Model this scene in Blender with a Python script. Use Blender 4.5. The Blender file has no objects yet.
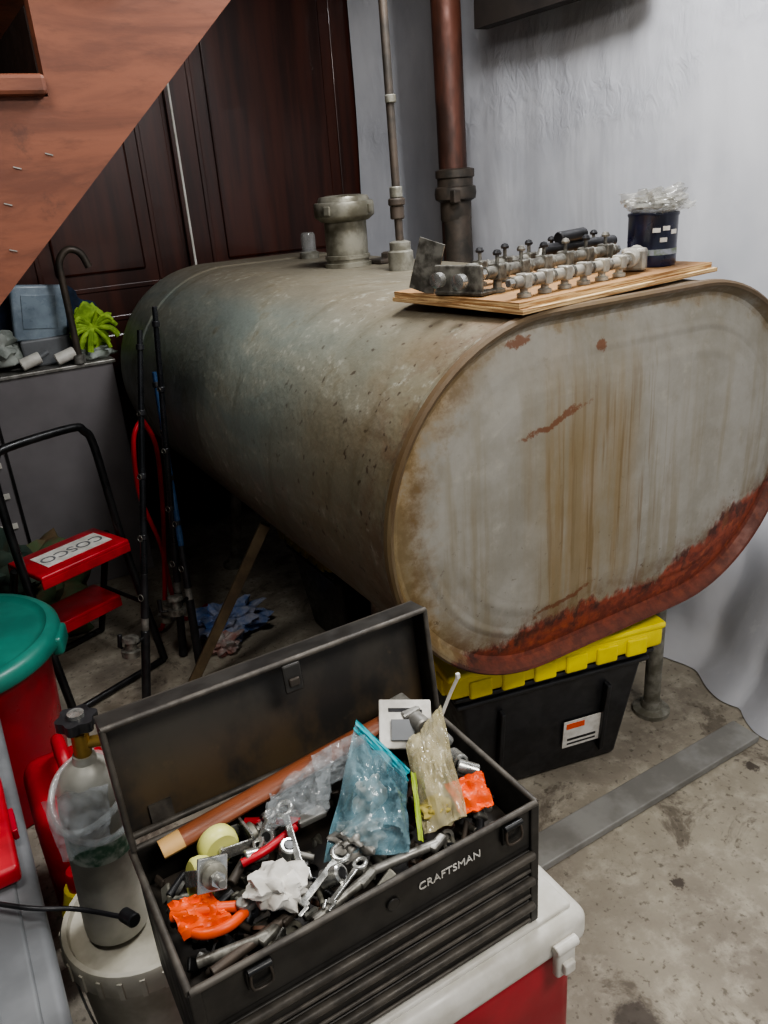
import bpy, bmesh, math, random
import numpy as np
from mathutils import Vector, Matrix, noise, Euler
random.seed(7)
V=Vector
# ------------------------------------------------------------------ materials
def h(s):
    s=s.lstrip('#');c=[int(s[i:i+2],16)/255 for i in (0,2,4)]
    return tuple(x/12.92 if x<=.04045 else ((x+.055)/1.055)**2.4 for x in c)+(1,)
class NT:
    def __init__(s,name):
        s.m=bpy.data.materials.new(name);s.m.use_nodes=True;s.t=s.m.node_tree
        s.b=s.t.nodes['Principled BSDF'];s.co=s.t.nodes.new('ShaderNodeTexCoord').outputs['Object']
    def lk(s,a,sock):
        if isinstance(a,(int,float)):sock.default_value=a
        elif isinstance(a,tuple):sock.default_value=a
        else:s.t.links.new(a,sock)
    def math(s,op,a,b=0,c=0,clamp=False):
        n=s.t.nodes.new('ShaderNodeMath');n.operation=op;n.use_clamp=clamp
        s.lk(a,n.inputs[0]);s.lk(b,n.inputs[1]);s.lk(c,n.inputs[2]);return n.outputs[0]
    def xyz(s):
        n=s.t.nodes.new('ShaderNodeSeparateXYZ');s.t.links.new(s.co,n.inputs[0]);return n.outputs
    def noise(s,scale,det=4,rough=.55,st=(1,1,1),dist=0):
        mp=s.t.nodes.new('ShaderNodeMapping');mp.inputs['Scale'].default_value=st;s.t.links.new(s.co,mp.inputs[0])
        n=s.t.nodes.new('ShaderNodeTexNoise');n.inputs['Scale'].default_value=scale;n.inputs['Detail'].default_value=det
        n.inputs['Roughness'].default_value=rough;n.inputs['Distortion'].default_value=dist
        s.t.links.new(mp.outputs[0],n.inputs['Vector']);return n.outputs['Fac']
    def ss(s,a,lo,hi,tlo=0,thi=1):
        n=s.t.nodes.new('ShaderNodeMapRange');n.interpolation_type='SMOOTHSTEP'
        s.lk(a,n.inputs[0]);n.inputs[1].default_value=lo;n.inputs[2].default_value=hi;n.inputs[3].default_value=tlo;n.inputs[4].default_value=thi
        return n.outputs[0]
    def mix(s,f,a,b):
        n=s.t.nodes.new('ShaderNodeMix');n.data_type='RGBA';s.lk(f,n.inputs[0]);s.lk(a,n.inputs[6]);s.lk(b,n.inputs[7]);return n.outputs[2]
    def bump(s,hh,st=.3,d=.01):
        n=s.t.nodes.new('ShaderNodeBump');n.inputs['Strength'].default_value=st;n.inputs['Distance'].default_value=d
        s.lk(hh,n.inputs['Height']);s.t.links.new(n.outputs[0],s.b.inputs['Normal'])
    def base(s,c):s.lk(c,s.b.inputs['Base Color'])
    def rough(s,c):s.lk(c,s.b.inputs['Roughness'])
def mat(name,c1,c2=None,rough=.5,metal=0,scale=12,bump=0,bs=40,alpha=1,trans=0,coat=0,lo=.35,hi=.65,st=(1,1,1),det=4,bd=.004):
    n=NT(name)
    if c2: n.base(n.mix(n.ss(n.noise(scale,det,.6,st),lo,hi),h(c1),h(c2)))
    else: n.base(n.mix(n.ss(n.noise(scale,3),.3,.7,0,.25),h(c1),tuple(x*.6 for x in h(c1)[:3])+(1,)))
    n.rough(n.ss(n.noise(scale*1.7,3),.3,.7,max(rough-.08,.02),min(rough+.1,1)))
    n.b.inputs['Metallic'].default_value=metal
    if bump:n.bump(n.noise(bs,4),bump,bd)
    n.b.inputs['Alpha'].default_value=alpha
    n.b.inputs['Transmission Weight'].default_value=trans
    n.b.inputs['Coat Weight'].default_value=coat
    return n.m
# ------------------------------------------------------------------ geometry builder
class Obj:
    def __init__(s,name):s.name=name;s.v=[];s.f=[];s.fm=[];s.sm=[];s.mats=[];s.M=Matrix()
    def mi(s,m):
        if m not in s.mats:s.mats.append(m)
        return s.mats.index(m)
    def add(s,verts,faces,m,smooth=True,M=None):
        T=s.M@M if M is not None else s.M
        o=len(s.v);s.v+=[T@V(p) for p in verts];k=s.mi(m)
        for f in faces:s.f.append([i+o for i in f]);s.fm.append(k);s.sm.append(smooth)
        return s
    def bm(s,b,m,smooth,M=None):
        b.verts.ensure_lookup_table();b.verts.index_update()
        s.add([v.co.copy() for v in b.verts],[[v.index for v in f.verts] for f in b.faces],m,smooth,M);b.free()
    def box(s,c,d,m,rot=(0,0,0),bev=0,seg=2,taper=1,smooth=False):
        b=bmesh.new();bmesh.ops.create_cube(b,size=1)
        for v in b.verts:
            t=taper if v.co.z<0 else 1
            v.co=V((v.co.x*d[0]*t,v.co.y*d[1]*t,v.co.z*d[2]))
        if bev:bmesh.ops.bevel(b,geom=b.edges[:],offset=bev,segments=seg,profile=.5,affect='EDGES')
        s.bm(b,m,smooth or bool(bev and seg>2),Matrix.Translation(c)@Euler(rot).to_matrix().to_4x4());return s
    def b2(s,x0,x1,y0,y1,z0,z1,m,**k):
        return s.box(((x0+x1)/2,(y0+y1)/2,(z0+z1)/2),(x1-x0,y1-y0,z1-z0),m,**k)
    def lathe(s,prof,m,loc=(0,0,0),rot=(0,0,0),seg=32,M=None,smooth=True):
        vs=[];fs=[];n=len(prof)
        for r,z in prof:
            for i in range(seg):
                a=2*math.pi*i/seg;vs.append((r*math.cos(a),r*math.sin(a),z))
        for j in range(n-1):
            for i in range(seg):
                k=(i+1)%seg;fs.append((j*seg+i,j*seg+k,(j+1)*seg+k,(j+1)*seg+i))
        if prof[0][0]>1e-5:fs.append(tuple(reversed(range(seg))))
        if prof[-1][0]>1e-5:fs.append(tuple((n-1)*seg+i for i in range(seg)))
        if M is None:M=Matrix.Translation(loc)@Euler(rot).to_matrix().to_4x4()
        return s.add(vs,fs,m,smooth,M)
    def rod(s,p,q,r,m,r2=None,seg=16,smooth=True):
        p=V(p);q=V(q);d=q-p;L=d.length;R=d.to_track_quat('Z','Y').to_matrix().to_4x4()
        r2=r if r2 is None else r2;e=min(r,r2)*.15
        return s.lathe([(r-e,0),(r,e),(r2,L-e),(r2-e,L)],m,M=Matrix.Translation(p)@R,seg=seg,smooth=smooth)
    def tube(s,pts,r,m,seg=10,sub=6,closed=False):
        P=[V(p) for p in pts];Q=[]
        if len(P)>2 and sub>1:
            n=len(P)
            for i in range(n if closed else n-1):
                g=lambda k:P[k%n] if closed else P[min(max(k,0),n-1)]
                a,b,c,d=g(i-1),g(i),g(i+1),g(i+2)
                for j in range(sub):
                    t=j/sub;Q.append(.5*((2*b)+(c-a)*t+(2*a-5*b+4*c-d)*t*t+(3*b-a-3*c+d)*t**3))
            if not closed:Q.append(P[-1])
        else:Q=P
        n=len(Q);vs=[];fs=[];nrm=None
        for i in range(n):
            t=(Q[(i+1)%n]-Q[i-1]) if closed else (Q[min(i+1,n-1)]-Q[max(i-1,0)])
            t.normalize()
            if nrm is None:nrm=t.orthogonal().normalized()
            nrm=(nrm-t*nrm.dot(t)).normalized();bn=t.cross(nrm)
            for k in range(seg):
                a=2*math.pi*k/seg;vs.append(Q[i]+nrm*math.cos(a)*r+bn*math.sin(a)*r)
        for i in range(n if closed else n-1):
            j=(i+1)%n
            for k in range(seg):
                l=(k+1)%seg;fs.append((i*seg+k,i*seg+l,j*seg+l,j*seg+k))
        if not closed:fs.append(tuple(reversed(range(seg))));fs.append(tuple((n-1)*seg+k for k in range(seg)))
        return s.add(vs,fs,m,True)
    def blob(s,c,d,m,seed=0,amp=.25,freq=2.2,sub=4,rot=(0,0,0),flat=None):
        b=bmesh.new();bmesh.ops.create_icosphere(b,subdivisions=sub,radius=1)
        for v in b.verts:
            p=v.co.copy();q=p*freq+V((seed*3.1,seed*1.7,seed))
            k=1+amp*(noise.noise(q)*1.2+.5*(.25-abs(noise.noise(q*2.1)))+.12*noise.noise(q*4))
            p*=k
            if flat is not None and p.z<flat:p.z=flat+(p.z-flat)*.1
            v.co=V((p.x*d[0],p.y*d[1],p.z*d[2]))
        s.bm(b,m,True,Matrix.Translation(c)@Euler(rot).to_matrix().to_4x4());return s
    def sheet(s,TL,TR,BL,BR,m,bulge=.02,nz=.008,n=24,seed=0,two=True,fq=4):
        TL,TR,BL,BR=map(V,(TL,TR,BL,BR));N=(TR-TL).cross(BL-TL).normalized()
        for sg in ((1,-1) if two else (1,)):
            vs=[];fs=[]
            for j in range(n+1):
                for i in range(n+1):
                    u=i/n;v=j/n;p=(TL.lerp(TR,u)).lerp(BL.lerp(BR,u),v)
                    e=min(1,(math.sin(math.pi*u)*math.sin(math.pi*v))*1.8)
                    w=noise.noise(V((u*fq+seed,v*fq,sg*2+seed)))+.6*abs(noise.noise(V((u*fq*2.3+seed,v*fq*2.3,sg))))
                    w2=noise.noise(V((u*3+seed*2,v*3,9)))
                    p=p+N*sg*(bulge*e)+N*(nz*w*1.5)+(TR-TL)*w2*.05+(BL-TL)*noise.noise(V((u*3,v*3,seed)))*.05
                    vs.append(p)
            for j in range(n):
                for i in range(n):
                    a=j*(n+1)+i;fs.append((a,a+1,a+n+2,a+n+1))
            s.add(vs,fs,m,True)
        return s
    def text(s,body,size,m,M,ext=.0005):
        cu=bpy.data.curves.new('lt','FONT');cu.body=body;cu.size=size;cu.extrude=ext;cu.align_x='CENTER';cu.align_y='CENTER'
        tx=bpy.data.objects.new('lt',cu);bpy.context.scene.collection.objects.link(tx);bpy.context.view_layer.update()
        me=bpy.data.meshes.new_from_object(tx.evaluated_get(bpy.context.evaluated_depsgraph_get()))
        s.add([v.co.copy() for v in me.vertices],[list(p.vertices) for p in me.polygons],m,False,M)
        bpy.data.objects.remove(tx);bpy.data.meshes.remove(me)
    def done(s):
        me=bpy.data.meshes.new(s.name);me.from_pydata([tuple(p) for p in s.v],[],s.f)
        for m in s.mats:me.materials.append(m)
        me.polygons.foreach_set('material_index',s.fm);me.polygons.foreach_set('use_smooth',s.sm)
        me.update();me.validate()
        b=bmesh.new();b.from_mesh(me);bmesh.ops.recalc_face_normals(b,faces=b.faces)
        for e in b.edges:
            if len(e.link_faces)==2 and e.calc_face_angle(0)>math.radians(40):e.smooth=False
        b.to_mesh(me);b.free()
        o=bpy.data.objects.new(s.name,me);bpy.context.scene.collection.objects.link(o);return o
# ------------------------------------------------------------------ common mats
M_black=mat('black_plastic','#1c1c1e','#28282a',.38,scale=30,bump=.1)
M_blackm=mat('black_metal','#161617','#232323',.35,.2,scale=25)
M_chrome=mat('chrome_steel','#c9c9c5','#9b9b96',.25,.75,scale=40)
M_steel=mat('worn_steel','#9c9a94','#6d6a64',.42,.55,scale=25,bump=.15)
M_zinc=mat('zinc','#8f8d83','#6c695d',.5,.4,scale=30,bump=.2)
M_brass=mat('brass','#a88a4a','#6e5a2e',.35,.8)
M_red=mat('red_paint','#c01c2c','#98121f',.4,scale=8)
M_redc=mat('red_plastic','#ab0d28','#8e0a1e',.35,scale=6)
M_teal=mat('teal_plastic','#26796a','#1f665a',.4,scale=6)
M_yel=mat('yellow_plastic','#f2e000','#e0cc00',.38,scale=10)
M_white=mat('white_plastic','#d8d5cd','#c2beb3',.4,scale=14)
M_whited=mat('dirty_white_plastic','#c6c1b2','#a09a89',.5,scale=9)
M_gray=mat('gray_plastic','#747678','#626466',.45,scale=7)
M_orange=mat('orange_plastic','#f0590f','#d4480a',.4)
M_clear=mat('clear_film','#c9ced0','#aeb5b8',.12,alpha=.24,coat=1,scale=20,bump=.5,bs=60)
M_paper=mat('paper','#d9d6cf','#bfbbb2',.85,scale=30)
M_pipe=mat('rusty_pipe','#6e4436','#402d26',.5,.3,scale=9,bump=.25,st=(1,1,.25))
M_dpipe=mat('dark_pipe','#51473e','#393530',.5,.3,scale=14,bump=.2)
M_rail=mat('dull_rail_metal','#8a8880','#514e48',.4,.5,scale=40)
n=NT('stair_wood');g=n.noise(5,6,.65,st=(.5,1,2.4),dist=.8);g2=n.noise(40,4,.7,st=(.3,1,1))
c=n.mix(n.ss(g,.35,.65),h('#7c4a34'),h('#623827'));c=n.mix(n.ss(g2,.5,.75,0,.5),c,h('#4f2c1e'));c=n.mix(n.ss(n.noise(9,5,.7),.56,.7,0,.6),c,h('#3a2219'))
n.base(c);n.rough(.6);n.bump(g2,.15,.003);M_wood=n.m

# ------------------------------------------------------------------ room
n=NT('concrete');X=n.xyz()
a=n.noise(2.2,6,.62);b=n.noise(14,5,.7);c=n.noise(60,3)
col=n.mix(n.ss(a,.35,.65),h('#7c7468'),h('#9b9485'))
col=n.mix(n.ss(b,.45,.72,0,.6),col,h('#b9b2a2'))
col=n.mix(n.ss(n.noise(4,6,.75,dist=.6),.53,.64,0,.75),col,h('#544b41'))
col=n.mix(n.ss(c,.58,.70,0,.6),col,h('#433b32'))
for (sx,sy,rr) in ((-.40,-.46,.055),(-.31,-.56,.02),(.33,-.16,.02),(-.1,-.3,.018)):
    dd=n.math('SQRT',n.math('ADD',n.math('POWER',n.math('SUBTRACT',X[0],sx),2),n.math('POWER',n.math('SUBTRACT',X[1],sy),2)))
    dd=n.math('ADD',dd,n.math('MULTIPLY',n.math('SUBTRACT',n.noise(30,4,.7),.5),.07))
    col=n.mix(n.ss(dd,rr,rr*.5,0,.85),col,h('#39302a'))
n.base(col);n.rough(n.ss(a,.3,.7,.65,.85));n.bump(n.math('ADD',b,n.math('MULTIPLY',c,.5)),.4,.008);M_floor=n.m
o=Obj('floor');o.b2(-3.2,1.2,-3,3,-.1,0,M_floor);o.done()
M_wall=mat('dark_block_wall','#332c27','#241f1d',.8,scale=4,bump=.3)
M_wallR=mat('basement_wall','#77746e','#5c5954',.85,scale=3,bump=.3)
o=Obj('wall_back');o.b2(-3.2,1.2,2.62,2.75,0,2.45,M_wall);o.done()
o=Obj('wall_left');o.b2(-3.2,-3.08,-3,2.62,0,2.45,M_wall);o.done()
o=Obj('wall_right');o.b2(1.05,1.2,-3,2.62,0,2.45,M_wallR);o.done()
o=Obj('ceiling');o.b2(-3.2,1.2,-3,2.75,2.45,2.55,M_wall);o.done()

# ------------------------------------------------------------------ oil tank
ZB=.45;A=.5794;H=.7434;R=H/2;S=A-R;ZC=ZB+R;L=1.95
n=NT('tank_shell_paint');X=n.xyz()
a=n.noise(2.6,6,.6);b=n.noise(9,6,.7);d=n.noise(40,4,.7);e=n.noise(3.5,5,.65,st=(1,.5,1.6),dist=.5)
front=n.ss(n.math('ADD',X[1],n.math('MULTIPLY',a,1.0)),.25,1.3)
col=n.mix(front,h('#75684f'),h('#767d76'))
col=n.mix(n.ss(e,.43,.66,0,.65),col,h('#8b8a7c'))
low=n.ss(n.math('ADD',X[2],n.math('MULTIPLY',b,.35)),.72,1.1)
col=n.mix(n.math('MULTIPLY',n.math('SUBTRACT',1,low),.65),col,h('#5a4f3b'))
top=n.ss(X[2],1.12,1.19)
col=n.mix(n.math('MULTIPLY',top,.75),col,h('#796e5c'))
col=n.mix(n.ss(b,.54,.74,0,.6),col,h('#63583f'))
rst=n.math('MULTIPLY',n.ss(n.math('ADD',X[1],n.math('MULTIPLY',b,.4)),.50,.15),n.ss(b,.42,.62))
col=n.mix(n.math('MULTIPLY',rst,.8),col,h('#573c27'))
spots=n.math('MULTIPLY',n.ss(n.noise(55,2,.5),.66,.71),n.ss(X[1],1.1,.1))
col=n.mix(n.math('MULTIPLY',spots,.7),col,h('#35231a'))
scr=n.math('MULTIPLY',n.ss(d,.54,.68),n.ss(e,.46,.62))
col=n.mix(n.math('MULTIPLY',scr,.6),col,h('#aeada0'))
streak=n.ss(n.noise(7,4,.6,st=(.35,2.2,.35)),.55,.72,0,.35)
col=n.mix(streak,col,h('#50472f'))
n.base(col);n.rough(n.ss(b,.3,.7,.40,.62));n.b.inputs['Metallic'].default_value=.2
n.bump(n.math('ADD',n.math('MULTIPLY',a,2.5),n.math('MULTIPLY',d,.14)),.3,.02);M_tank=n.m
n=NT('tank_head_paint');X=n.xyz()
ax=n.math('MAXIMUM',n.math('SUBTRACT',n.math('ABSOLUTE',X[0]),S),0)
dz=n.math('SUBTRACT',X[2],ZC)
sd=n.math('SUBTRACT',n.math('SQRT',n.math('ADD',n.math('MULTIPLY',ax,ax),n.math('MULTIPLY',dz,dz))),R)
a=n.noise(5,6,.65);b=n.noise(22,5,.7);st=n.noise(20,4,.6,st=(1,1,.05));st2=n.noise(60,3,.6,st=(1,1,.04));a3=n.noise(9,5,.7,st=(1,1,.5))
col=n.mix(n.ss(a,.35,.68),h('#9a978f'),h('#868277'))
col=n.mix(n.ss(b,.52,.75,0,.5),col,h('#aaa69b'))
col=n.mix(n.ss(a3,.50,.70,0,.5),col,h('#7d7564'))
left=n.ss(n.math('ADD',X[0],n.math('MULTIPLY',a3,.35)),-.08,-.34)
lm=n.math('MULTIPLY',left,n.ss(n.math('ADD',sd,n.math('MULTIPLY',n.math('SUBTRACT',b,.5),.22)),-.11,-.01))
col=n.mix(n.math('MULTIPLY',lm,.9),col,n.mix(n.ss(b,.4,.62),h('#8d7038'),h('#6c5228')))
edge=n.ss(n.math('ADD',sd,n.math('MULTIPLY',n.math('SUBTRACT',b,.5),.12)),-.04,-.005)
col=n.mix(n.math('MULTIPLY',edge,.75),col,h('#705c3b'))
ring=n.ss(sd,-.014,-.002)
col=n.mix(n.math('MULTIPLY',ring,.75),col,h('#4f3d2a'))
band=n.math('MULTIPLY',n.ss(X[0],-.29,-.19),n.ss(X[0],.08,-.04))
vert=n.ss(n.math('ADD',X[2],n.math('MULTIPLY',a3,.25)),1.27,1.0,.12,1)
wash=n.math('MULTIPLY',n.math('MULTIPLY',band,vert),n.ss(a3,.25,.6,.3,.8))
col=n.mix(n.math('MULTIPLY',wash,.8),col,h('#807150'))
dr=n.math('MULTIPLY',n.math('MULTIPLY',n.ss(st,.40,.58),band),vert)
col=n.mix(n.math('MULTIPLY',dr,.5),col,h('#83683a'))
dr2=n.math('MULTIPLY',n.ss(st2,.52,.62),n.math('MULTIPLY',n.ss(X[0],-.28,-.16),n.ss(X[0],.2,.02)))
col=n.mix(n.math('MULTIPLY',n.math('MULTIPLY',dr2,vert),.55),col,h('#6d552c'))
dr3=n.math('MULTIPLY',n.ss(st,.50,.64),n.ss(X[2],1.15,.8,.1,1))
col=n.mix(n.math('MULTIPLY',dr3,.5),col,h('#7b6f54'))
col=n.mix(n.math('MULTIPLY',n.ss(n.noise(48,4,.75),.62,.70),n.ss(X[2],.9,.55,.15,.8)),col,h('#54432e'))
lv=n.math('ADD',n.math('ADD',X[2],n.math('MULTIPLY',n.math('SUBTRACT',a,.5),.15)),n.math('MULTIPLY',n.math('SUBTRACT',n.noise(40,4,.7,st=(1,1,.3)),.5),.07))
lim=n.math('ADD',.538,n.math('MULTIPLY',n.math('MAXIMUM',n.math('SUBTRACT',X[0],.1),0),.34))
df=n.math('SUBTRACT',lv,lim)
bot=n.ss(df,.012,-.012)
fringe=n.math('MULTIPLY',n.ss(df,.07,0),n.ss(b,.42,.6))
col=n.mix(n.math('MULTIPLY',fringe,.65),col,h('#6a4f33'))
redc=n.mix(n.ss(b,.38,.62),h('#8f3b1d'),h('#65281a'))
redc=n.mix(n.ss(n.noise(60,3),.5,.7,0,.6),redc,h('#a8542b'))
redc=n.mix(n.ss(n.math('ADD',sd,n.math('MULTIPLY',n.math('SUBTRACT',a3,.5),.05)),-.05,-.005,0,.7),redc,h('#4a2a22'))
edk=n.math('MULTIPLY',bot,n.ss(df,-.045,-.005))
col=n.mix(n.math('MULTIPLY',bot,.96),col,redc)
col=n.mix(n.math('MULTIPLY',edk,n.ss(n.noise(30,3),.46,.56,0,.85)),col,h('#2e1d17'))
wob=n.math('MULTIPLY',n.math('SUBTRACT',n.noise(16,4,.7),.5),.05)
for (sx,sz,lx,lz,sl) in ((-.20,.985,.085,.008,.25),(-.27,1.145,.03,.012,.2),(-.07,1.11,.014,.012,0),(-.16,.585,.08,.007,.2),(.36,.62,.012,.03,0)):
    xx=n.math('SUBTRACT',X[0],sx)
    zz=n.math('SUBTRACT',n.math('SUBTRACT',n.math('ADD',X[2],wob),sz),n.math('MULTIPLY',xx,sl))
    e=n.math('ADD',n.math('POWER',n.math('DIVIDE',n.math('ABSOLUTE',xx),lx),2),n.math('POWER',n.math('DIVIDE',n.math('ABSOLUTE',zz),lz),2))
    e=n.math('ADD',e,n.math('MULTIPLY',n.math('SUBTRACT',n.noise(60,4,.8),.5),4))
    col=n.mix(n.ss(e,1.2,.4,0,.85),col,h('#6d4022'))
n.base(col);n.rough(n.ss(b,.3,.7,.48,.68));n.b.inputs['Metallic'].default_value=.05
ax2=n.math('ABSOLUTE',n.math('ADD',sd,.085));rd=n.ss(ax2,0,.014,1,0)
ax3=n.math('ABSOLUTE',n.math('ADD',sd,.14));rd2=n.ss(ax3,0,.02,1,0)
hh=n.math('ADD',n.math('MULTIPLY',n.math('ADD',rd,n.math('MULTIPLY',rd2,.7)),n.ss(n.noise(2.5,2),.35,.6,.08,.45)),n.math('MULTIPLY',b,.12))
hh=n.math('ADD',hh,n.math('MULTIPLY',bot,.25));hh=n.math('ADD',hh,n.math('MULTIPLY',n.noise(2,2),1.4))
n.bump(hh,.55,.012);M_head=n.m
def stad(off,y,nn=40):
    r=R+off;p=[]
    for i in range(nn+1):
        t=-math.pi/2+math.pi*i/nn;p.append((S+r*math.cos(t),y,ZC+r*math.sin(t)))
    for i in range(1,8):p.append((S-2*S*i/8,y,ZC+r))
    for i in range(nn+1):
        t=math.pi/2+math.pi*i/nn;p.append((-S+r*math.cos(t),y,ZC+r*math.sin(t)))
    for i in range(1,8):p.append((-S+2*S*i/8,y,ZC-r))
    return p
prof=[(-.30,.0,1),(-.22,.0,1),(-.16,.001,1),(-.11,.006,1),(-.07,.011,1),(-.04,.017,1),(-.028,.020,1),(-.020,.017,1),(-.013,.006,1),(-.006,-.004,1),(0,-.006,1),(.005,-.001,1),(.006,.010,1),(.003,.020,0),(0,.028,0),(0,.3,0),(0,.7,0),(0,1.2,0),(0,1.655,0),(.004,1.662,0),(.005,1.67,0),(.004,1.678,0),(0,1.685,0),(0,1.9,0),(-.004,1.93,0),(-.02,1.955,0),(-.06,1.98,0),(-.14,2.0,0),(-.3,2.015,0)]
o=Obj('oil_tank')
rings=[stad(p[0],p[1]) for p in prof];nr=len(rings[0])
for k in range(len(prof)-1):
    m=M_head if prof[k+1][2] else M_tank
    o.add(rings[k]+rings[k+1],[(i,(i+1)%nr,nr+(i+1)%nr,nr+i) for i in range(nr)],m)
o.add(rings[0],[tuple(range(nr))],M_head);o.add(rings[-1],[tuple(range(nr))],M_tank)
for p,q in (((.27,.11,.5),(.31,.14,.0)),((-.27,.62,.5),(-.29,.62,0)),((.24,1.75,.5),(.3,1.8,0)),((-.24,1.75,.5),(-.3,1.8,0))):
    o.rod(p,q,.022,M_zinc);o.lathe([(.05,0),(.05,.012),(.03,.02),(.026,.04)],M_zinc,loc=q)
    o.lathe([(.036,0),(.036,.05)],M_zinc,loc=(V(p)+V((0,0,-.09))))
o.done()
ZT=1.1934
# ------------------------------------------------------------------ filler fittings & pipes
o=Obj('tank_fill_cap');M_cap=mat('tarnished_galvanized','#918e81','#625e50',.42,.45,scale=14,bump=.15)
o.lathe([(.074,.0005),(.074,.012),(.066,.014),(.066,.022),(.070,.024),(.070,.034),(.065,.036),(.065,.132),(.074,.134),(.084,.142),(.090,.146),(.092,.150),(.092,.182),(.089,.188),(.086,.189),(.086,.184),(.080,.184),(.078,.196),(.074,.203),(.05,.207),(0,.208)],M_cap,loc=(.02,1.18,ZT),seg=56)
for a in (0,math.pi/2,math.pi,4.712):o.box((.02+.092*math.cos(a+.5),1.18+.092*math.sin(a+.5),ZT+.166),(.012,.022,.026),M_cap,rot=(0,0,a+.5),bev=.003)
o.done()
o=Obj('tank_level_gauge');o.lathe([(.034,.0005),(.034,.02),(.026,.024)],M_zinc,loc=(.09,1.6,ZT));o.lathe([(.026,.02),(.026,.08),(.02,.088),(0,.09)],mat('clear_plastic','#9a9a98','#84847f',.1,alpha=.5,coat=1),loc=(.09,1.6,ZT));o.done()
o=Obj('tank_bung_plate');o.box((.14,1.14,ZT+.008),(.12,.07,.014),M_dpipe,bev=.004,rot=(0,0,.2));o.lathe([(.022,0),(.022,.016),(.012,.02)],M_dpipe,loc=(.14,1.14,ZT+.012),seg=6,smooth=False);o.done()
o=Obj('vent_pipe')
o.lathe([(.036,.0005),(.036,.05),(.03,.055),(.03,.075),(.018,.08)],M_zinc,loc=(.04,.9,ZT))
o.rod((.04,.9,ZT+.07),(.04,.93,2.44),.0115,M_dpipe)
for z,r,l in ((1.33,.020,.035),(1.365,.024,.02),(1.385,.018,.03),(1.62,.015,.02)):o.rod((.04,.905,z),(.04,.905,z+l),r,M_dpipe if z<1.38 else M_zinc)
o.done()
o=Obj('drain_stack_pipe')
o.rod((.66,1.46,0),(.66,1.52,2.44),.052,M_pipe,seg=28)
o.rod((.66,1.46,.9),(.66,1.482,1.32),.0535,M_dpipe,seg=28)
o.lathe([(.054,0),(.058,.01),(.058,.07),(.075,.08),(.078,.1),(.075,.12),(.066,.125),(.066,.15),(.072,.155),(.072,.18),(.054,.185)],M_dpipe,loc=(.66,1.485,1.27),seg=28)
o.box((.615,1.425,1.36),(.03,.03,.045),M_dpipe,bev=.005)
o.done()
# ------------------------------------------------------------------ plastic sheet curtain
n=NT('plastic_sheeting');X=n.xyz()
col=n.mix(n.ss(n.noise(3,4),.3,.7),h('#c6c6c9'),h('#b4b5ba'))
col=n.mix(n.ss(n.noise(18,5,.7,st=(1,1,.4)),.6,.8,0,.5),col,h('#d4d4d4'))
n.base(col);n.rough(n.ss(n.noise(5,3),.3,.7,.28,.42));n.b.inputs['Coat Weight'].default_value=.3;n.b.inputs['Coat Roughness'].default_value=.15
fine=n.math('MULTIPLY',n.noise(22,4,.6,st=(1,1,.6),dist=1.2),n.math('MULTIPLY',n.ss(X[2],1.45,1.6,.02,.8),n.ss(n.noise(3,3),.42,.6,.1,1)))
n.bump(n.math('ADD',n.noise(4.5,3,.5,st=(1,1.4,.45),dist=.5),fine),.45,.02);M_curt=n.m
o=Obj('plastic_sheet_curtain');ny,nz=320,90;vs=[];fs=[]
def ridge(t):return 1-abs(noise.noise(t))*2.2
for i in range(ny+1):
    y=2.28-i/ny*4.0
    for j in range(nz+1):
        z=.004+(j/nz)*2.40
        f=.018*math.sin(y*5.5+1.2*math.sin(y*2.1)+z*.4)+.028*noise.noise(V((y*2.2,z*.8,3)))
        f+=.012*ridge(V((y*2.6+z*.5,z*.6,5)))+.005*noise.noise(V((y*10,z*1.2,1)))
        low=max(0,(.72-z)/.72);pl=min(1,max(0,(1.25-y)/.45));x=.835-.33*low**1.3*pl
        f*=1+1.5*low*pl
        x+=f+.045*low*ridge(V((y*5,z*4,7)))-.02*low
        x-=.13*max(0,(y-2.12)/.16)
        if z<.07:x-=(.07-z)*.8*pl
        vs.append((x,y,z))
for i in range(ny):
    for j in range(nz):
        a=i*(nz+1)+j;fs.append((a,a+1,a+nz+2,a+nz+1))
o.add(vs,fs,M_curt);o.done()
o=Obj('curtain_shade_block');o.b2(.70,.755,.70,1.40,1.885,2.45,M_wall);o.done()  # added dark block standing in for the shade above the sheeting
# ------------------------------------------------------------------ cabinet in back
n=NT('mahogany');X=n.xyz()
col=n.mix(n.ss(n.noise(14,5,.6,st=(1,1,.08)),.35,.65),h('#482318'),h('#2c140e'))
n.base(col);n.rough(.38);n.b.inputs['Coat Weight'].default_value=.15;n.bump(n.noise(60,3,st=(1,1,.05)),.1,.002);M_mah=n.m
o=Obj('wooden_wardrobe')
o.b2(-.86,.76,2.32,2.6,.02,2.4,M_mah)
for x0,x1 in ((-.84,-.15),(-.13,.74)):
    o.b2(x0,x1,2.30,2.322,.06,2.36,M_mah,bev=.003)
    for z0,z1 in ((.14,1.0),(1.1,2.28)):
        fw=.1
        a0,a1=x0+fw,x1-fw
        o.b2(a0,a1,2.294,2.30,z0,z0+.02,M_mah,bev=.003);o.b2(a0,a1,2.294,2.30,z1-.02,z1,M_mah,bev=.003)
        o.b2(a0,a0+.02,2.294,2.30,z0+.0205,z1-.0205,M_mah,bev=.003);o.b2(a1-.02,a1,2.294,2.30,z0+.0205,z1-.0205,M_mah,bev=.003)
        o.b2(a0+.07,a1-.07,2.290,2.30,z0+.07,z1-.07,M_mah,bev=.008)
for z in (.4,1.9):o.b2(.715,.735,2.285,2.30,z,z+.1,M_blackm,bev=.003)
o.done()
o=Obj('conduit_pole');o.rod((-.13,2.22,0),(-.13,2.24,2.44),.005,M_white);o.done()
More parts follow.
